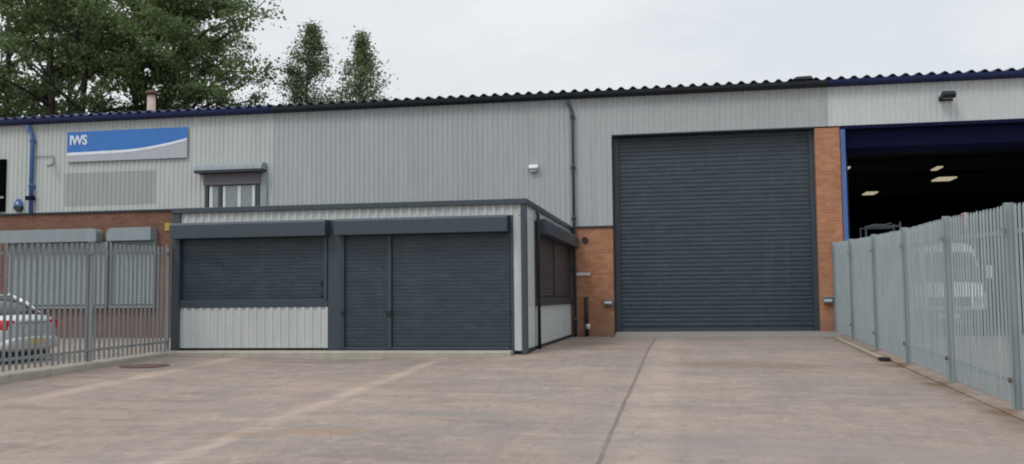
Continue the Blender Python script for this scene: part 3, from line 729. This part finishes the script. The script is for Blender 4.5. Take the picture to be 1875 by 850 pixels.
# ------------------------------------------------------------------ vehicles
def loft(m, secs, seg=20, ex=4.0):
    """secs: list of (s, halfwidth, zbot, ztop) along +x local; superellipse cross section"""
    rings = []
    for (s, hw, zb, zt) in secs:
        i = len(m.v); cz = (zb + zt) / 2; hz = (zt - zb) / 2
        for k in range(seg):
            a = 2 * PI * k / seg; c, d = math.cos(a), math.sin(a)
            m.v.append((s, hw * math.copysign(abs(c) ** (2 / ex), c), cz + hz * math.copysign(abs(d) ** (2 / ex), d)))
        rings.append(i)
    for a, b in zip(rings, rings[1:]):
        for k in range(seg):
            q = (k + 1) % seg; m.f.append((a + k, a + q, b + q, b + k))
    m.f.append(tuple(rings[0] + k for k in range(seg))); m.f.append(tuple(rings[-1] + k for k in range(seg - 1, -1, -1)))
    return m
def wheel(root, x, y, r, w):
    s = 1 if y > 0 else -1
    t = MB(); t.tube([(x, y - w / 2, r), (x, y - w / 2 + .03, r), (x, y + w / 2 - .03, r), (x, y + w / 2, r)], [r * .9, r, r, r * .9], 24); 
    o = t.build('wheel', 'tyre', root, local=(0, 0, 0)); 
    k = MB(); k.tube([(x, y + s * (w / 2 - .01), r), (x, y + s * (w / 2 + .012), r)], [r * .64, r * .6], 16)
    for q in range(5):
        a = 2 * PI * q / 5; k.tube([(x, y + s * (w / 2 + .016), r), (x + r * .55 * math.cos(a), y + s * (w / 2 + .016), r + r * .55 * math.sin(a))], .025, 5)
    k.build('rim', 'rim', o, local=(0, 0, 0))
def lbox(root, name, mat, *b, bevel=.01): return MB().box(*b).build(name, mat, root, bevel=bevel, local=(0, 0, 0))

# silver car: rear (+x local) towards the yard, left side towards the camera
cx_, cy_ = -15.25, 17.35
car = empty('parked_car', (cx_, cy_, g(-15, 17) - .02), 'silver saloon with red tail lamp, parked behind the left fence, cut by the left edge', 'car')
cr = car
m = MB(); loft(m, [(-2.25, .55, .35, .62), (-2.15, .78, .24, .72), (-1.6, .86, .20, .86), (-.9, .87, .20, .95), (0, .87, .20, .96), (1.2, .87, .20, .97), (1.9, .86, .22, .99), (2.15, .82, .26, .97), (2.25, .76, .32, .88), (2.27, .70, .36, .80)], 28, 5)
m.build('body', 'silver', cr, smooth=True, local=(0, 0, 0))
m = MB(); loft(m, [(-1.05, .66, .90, .98), (-.4, .67, .90, 1.34), (0.3, .67, .90, 1.41), (1.05, .66, .90, 1.41), (1.5, .66, .90, 1.30), (1.95, .67, .90, 1.02)], 28, 5)
m.build('window_glass', 'glass_dark', cr, smooth=True, local=(0, 0, 0))
m = MB(); loft(m, [(-.50, .61, 1.29, 1.35), (0, .64, 1.36, 1.43), (.7, .64, 1.37, 1.445), (1.25, .62, 1.34, 1.40)], 20, 3); m.build('roof_panel', 'silver', cr, smooth=True, local=(0, 0, 0))
for s in (-1, 1):
    for pts, rr in (([(-1.12, s * .70, .95), (-.52, s * .62, 1.31)], .03), ([(.35, s * .70, .95), (.35, s * .64, 1.40)], .03), ([(1.93, s * .70, .98), (1.60, s * .655, 1.22), (1.22, s * .62, 1.39)], .045)):
        MB().tube(pts, rr, 6).build('pillar', 'silver', cr, local=(0, 0, 0))
for s in (-1, 1):
    m = MB(); loft(m, [(1.90, .10, .68, .88), (2.10, .15, .66, .90), (2.262, .14, .68, .88)], 12, 4)
    m.v = [(x, y + s * .645 + (.06 * s if x < 2.2 else 0), z) for x, y, z in m.v]; m.build('tail_lamp', 'red', cr, local=(0, 0, 0))
    m = MB(); m.tube([(-.75, s * .86, 1.0), (-.78, s * 1.0, 1.02)], [.06, .08], 8); m.build('door_mirror', 'silver', cr, local=(0, 0, 0))
    wheel(cr, -1.35, s * .76, .31, .2); wheel(cr, 1.32, s * .76, .31, .2)
m = MB(); loft(m, [(1.95, .80, .26, .55), (2.2, .80, .24, .56), (2.32, .76, .28, .54), (2.35, .70, .32, .52)], 20, 4); m.build('rear_bumper', 'silver', cr, smooth=True, local=(0, 0, 0))
lbox(cr, 'number_plate', 'plate', 2.345, 2.365, -.26, .26, .40, .51, bevel=0)
lbox(cr, 'boot_trim', 'rim', 2.26, 2.285, -.40, .40, .82, .85)
lbox(cr, 'underbody', 'black', -2.0, 2.15, -.72, .72, .14, .26)

# white van in the doorway, facing the yard; local +x is forward
van = empty('parked_van', (6.95, 28.9, .035), 'white van facing out of the dark doorway, seen through the right hand fence', 'van', rz=R_(-96))
m = MB(); loft(m, [(-2.9, .92, .35, 2.42), (-2.8, .98, .32, 2.48), (0.2, 1.0, .30, 2.50), (1.0, .98, .30, 2.46), (1.32, .94, .32, 2.28)], 24, 6); m.build('cargo_body', 'van_white', van, smooth=True, local=(0, 0, 0))
m = MB(); loft(m, [(1.0, .97, .32, 1.75), (1.9, .97, .32, 1.42), (2.3, .94, .34, 1.22), (2.5, .88, .38, 1.10), (2.56, .80, .42, 1.02)], 24, 6); m.build('bonnet', 'van_white', van, smooth=True, local=(0, 0, 0))
m = MB(); loft(m, [(1.05, .90, 1.30, 2.22), (1.33, .88, 1.32, 2.20), (2.0, .90, 1.32, 1.44)], 24, 6); m.build('windscreen', 'glass_dark', van, smooth=True, local=(0, 0, 0))
lbox(van, 'grille', 'black', 2.5, 2.60, -.50, .50, .74, .98)
lbox(van, 'front_bumper', 'black', 2.3, 2.66, -.90, .90, .36, .66, bevel=.04)
lbox(van, 'number_plate', 'white', 2.662, 2.672, -.26, .26, .44, .55, bevel=0)
for s in (-1, 1):
    m = MB(); loft(m, [(2.28, .14, .80, 1.08), (2.48, .13, .78, 1.06), (2.56, .10, .80, 1.00)], 12, 4); m.v = [(x, y + s * .72, z) for x, y, z in m.v]; m.build('headlight', 'lamp_glass', van, local=(0, 0, 0))
    lbox(van, 'door_mirror', 'white', 1.55, 1.68, s * 1.16 - .09, s * 1.16 + .09, 1.45, 1.80, bevel=.03)
    wheel(van, 1.75, s * .86, .34, .22); wheel(van, -1.9, s * .86, .34, .22)

# ------------------------------------------------------------------ trees
def leafcloud(m, rnd, c, sig, n, size, flat=1.0, droop=0.0):
    for _ in range(n):
        p = Vector((c[0] + rnd.gauss(0, sig), c[1] + rnd.gauss(0, sig), c[2] + rnd.gauss(0, sig * flat)))
        u = Vector((rnd.gauss(0, 1), rnd.gauss(0, 1), rnd.gauss(-droop, .6))).normalized()
        w = u.cross(Vector((rnd.gauss(0, 1), rnd.gauss(0, 1), rnd.gauss(0, 1)))).normalized()
        L = size * rnd.uniform(.55, 1.55); b = L * rnd.uniform(.32, .5)
        i = len(m.v)
        m.v += [tuple(p), tuple(p + u * L * .45 + w * b), tuple(p + u * L), tuple(p + u * L * .45 - w * b)]
        m.f.append((i, i + 1, i + 2, i + 3))

def tree(name, loc, H, crownz, radf, nlimb, label, cat, group, seed, leafmat, leafn, lsize, elev=(20, 50), sig=.34, trunk_r=.3, lean=(0, 0), subs=6, flat=.55, multi=1):
    rnd = random.Random(seed)
    root = empty(name, loc, label, cat, group)
    X0, Y0, Z0 = loc
    wood = MB(); fol = MB(); fol.raw = True; wood.raw = True
    for st in range(multi):
        ox = (st - (multi - 1) / 2) * 1.1 + rnd.uniform(-.3, .3) if multi > 1 else 0
        sp = (st - (multi - 1) / 2) * .14 if multi > 1 else 0
        pts = []; n = 9
        for k in range(n + 1):
            t = k / n; pts.append((X0 + ox + lean[0] * t + sp * H * t * .6 + rnd.gauss(0, .12), Y0 + lean[1] * t + rnd.gauss(0, .15), Z0 + H * t * (1 if multi == 1 else rnd.uniform(.96, 1))))
        pts = [(x, y, Z0 + H * k / n) for k, (x, y, z) in enumerate(pts)]
        rad = [trunk_r * (1 - .93 * k / n) ** .9 + .015 for k in range(n + 1)]
        wood.tube(pts, rad, 8, False)
        def tp(z):
            t = max(0, min(.999, (z - Z0) / H)) * n; k = int(t); a, b = Vector(pts[k]), Vector(pts[k + 1]); return a + (b - a) * (t - k)
        for q in range(nlimb // multi):
            f = (q + rnd.random()) / (nlimb // multi)
            z = crownz + (Z0 + H - crownz) * f ** .95
            b = tp(z - .4); az = rnd.uniform(0, 2 * PI) if rnd.random() > .0 else 0
            Lb = radf((z - crownz) / (Z0 + H - crownz), az) * rnd.uniform(.72, 1.12)
            el = R_(rnd.uniform(*elev)); d = Vector((math.cos(az) * math.cos(el), math.sin(az) * math.cos(el), math.sin(el)))
            pp = []; cur = b.copy(); ns = 6
            for k in range(ns + 1):
                pp.append(tuple(cur)); cur = cur + d * Lb / ns
                d = (d + Vector((rnd.gauss(0, .10), rnd.gauss(0, .10), rnd.gauss(-.03, .09)))).normalized()
            r0 = max(.02, min(.13, Lb * .022)); wood.tube(pp, [r0 * (1 - .85 * k / ns) for k in range(ns + 1)], 5, False)
            for s in range(subs):
                t = (.18 + .82 * (s + rnd.random()) / subs) * ns; k = min(ns - 1, int(t)); a = Vector(pp[k]).lerp(Vector(pp[k + 1]), t - k)
                dl = (Vector(pp[k + 1]) - Vector(pp[k])).normalized()
                dd = (dl * .8 + Vector((rnd.gauss(0, .7), rnd.gauss(0, .7), rnd.gauss(.05, .4)))).normalized()
                sl = Lb * rnd.uniform(.14, .34); e = a + dd * sl
                wood.tube([tuple(a), tuple(a + dd * sl * .5 + Vector((0, 0, .04))), tuple(e)], [.022, .014, .006], 4, False)
                for w in (.35, .7, 1.0):
                    if rnd.random() < .12: continue
                    leafcloud(fol, rnd, a + dd * sl * w, sig * rnd.uniform(.6, 1.2), int(leafn * rnd.uniform(.5, 1.4)), lsize, flat, .15)
            leafcloud(fol, rnd, pp[-1], sig * .8, int(leafn * 1.3), lsize, flat, .15)
    wood.build('trunk', 'bark', root)
    fol.build('crown', leafmat, root)
    return root

def broad(r):
    def f(t, az): return r * (.80 + .35 * math.sin(min(1, t * 1.25) * PI)) * (1 - .55 * max(0, t - .45) / .55)
    return f
G = 'tall broadleaf trees behind the left unit'
tree('broadleaf_tree', (-39.5, 52, 0), 23.5, 7.5, broad(5.4), 46, 'dark green broadleaf tree at the far left behind the roof', 'tree', G, 3, 'leaf_big', 36, .165, multi=2, subs=8)
tree('broadleaf_tree', (-34.6, 49, 0), 24, 7.5, broad(5.0), 44, 'broadleaf tree with the thick dark double trunk, second from the left', 'tree', G, 8, 'leaf_big', 34, .165, multi=2, subs=8)
tree('broadleaf_tree', (-31.0, 52, 0), 23, 7.5, broad(4.8), 42, 'broadleaf tree rising just left of the flue pipe', 'tree', G, 21, 'leaf_big', 34, .165, multi=2, subs=8)
def east(t, az):
    r = 4.6 * (.85 + .3 * math.sin(min(1, t * 1.2) * PI)) * (1 - .5 * max(0, t - .5) / .5)
    return r * (1.0 + .22 * math.cos(az))
tree('broadleaf_tree', (-27.9, 50, 0), 20.8, 8.0, east, 54, 'spreading broadleaf tree with feathery branches reaching right towards the poplars', 'tree', G, 34, 'leaf_big', 44, .150, elev=(4, 38), sig=.36, subs=8)
tree('broadleaf_tree', (-42.5, 60, 0), 25, 8, broad(6.0), 40, 'rear broadleaf tree filling the gaps behind the leftmost ones', 'tree', G, 61, 'leaf_big', 26, .20)
def poplar(r):
    def f(t, az): return r * max(.10, (1 - t) ** .85) * (1.0 if t > .08 else .8)
    return f
GP = 'two slim pale poplars above the roof'
tree('poplar_tree', (-22.5, 55, 0), 18.3, 9, poplar(3.9), 90, 'taller slim poplar, next to the broadleaf trees', 'tree', GP, 5, 'leaf_pop', 10, .125, elev=(30, 60), sig=.24, trunk_r=.14, subs=5, flat=.9)
tree('poplar_tree', (-19.15, 55, 0), 17.5, 9, poplar(3.5), 82, 'shorter slim poplar, rightmost of all the trees', 'tree', GP, 6, 'leaf_pop', 10, .125, elev=(30, 60), sig=.24, trunk_r=.12, subs=5, flat=.9)

# ------------------------------------------------------------------ world, sun, camera
w = bpy.data.worlds.new('World'); scene.world = w; w.use_nodes = True
n = w.node_tree.nodes; l = w.node_tree.links; bg = n['Background']
SE, SR = R_(52), R_(-150)   # high, soft, from the camera side, left
sky = n.new('ShaderNodeTexSky'); sky.sky_type = 'NISHITA'; sky.sun_disc = False; sky.sun_elevation = SE; sky.sun_rotation = SR
tc = n.new('ShaderNodeTexCoord'); mp = n.new('ShaderNodeMapping'); mp.inputs['Scale'].default_value = (1.0, 1.0, 3.2)
l.new(tc.outputs['Generated'], mp.inputs['Vector'])
f = ramp(n, l, noise(n, l, mp.outputs[0], 3.0, 6, .55), .38, .62)
sp = n.new('ShaderNodeSeparateXYZ'); l.new(tc.outputs['Generated'], sp.inputs[0])
cl = mix(n, l, f, (7.6, 8.05, 8.4), (8.8, 9.0, 9.15))
up = ramp(n, l, sp.outputs[2], .28, .95)
cl = mix(n, l, up, cl, (15, 15.2, 15.6))
fin = mix(n, l, 0.93, sky.outputs[0], cl)
l.new(fin, bg.inputs['Color']); bg.inputs['Strength'].default_value = 0.1
sd = bpy.data.lights.new('sun', 'SUN'); sd.energy = 1.2; sd.angle = R_(18); sd.color = (1, .96, .90)
so = bpy.data.objects.new('sun', sd); COL.objects.link(so)
# sky's sun azimuth: rotation measured from +Y clockwise
dirn = Vector((math.sin(SR) * math.cos(SE), math.cos(SR) * math.cos(SE), math.sin(SE)))
so.rotation_euler = dirn.to_track_quat('Z', 'Y').to_euler(); so.location = dirn * 60

cd = bpy.data.cameras.new('camera'); co = bpy.data.objects.new('camera', cd); COL.objects.link(co)
rot = Matrix(((0.98395358, 0.02250195, 0.17700002), (0.17812275, -0.06619995, -0.98177892), (-0.01037455, 0.99755262, -0.06914579)))
co.matrix_world = Matrix.Translation((0, 0, 1.10)) @ rot.to_4x4()
cd.sensor_width = 36; cd.lens = 1750 / 1875 * 36; cd.clip_end = 2000
scene.camera = co
scene.view_settings.view_transform = 'Standard'; scene.view_settings.look = 'None'
scene.view_settings.exposure = 0.0; scene.view_settings.gamma = 1
scene.render.resolution_x = 1024; scene.render.resolution_y = 464
scene.render.engine = 'CYCLES'; scene.cycles.filter_width = 2.0
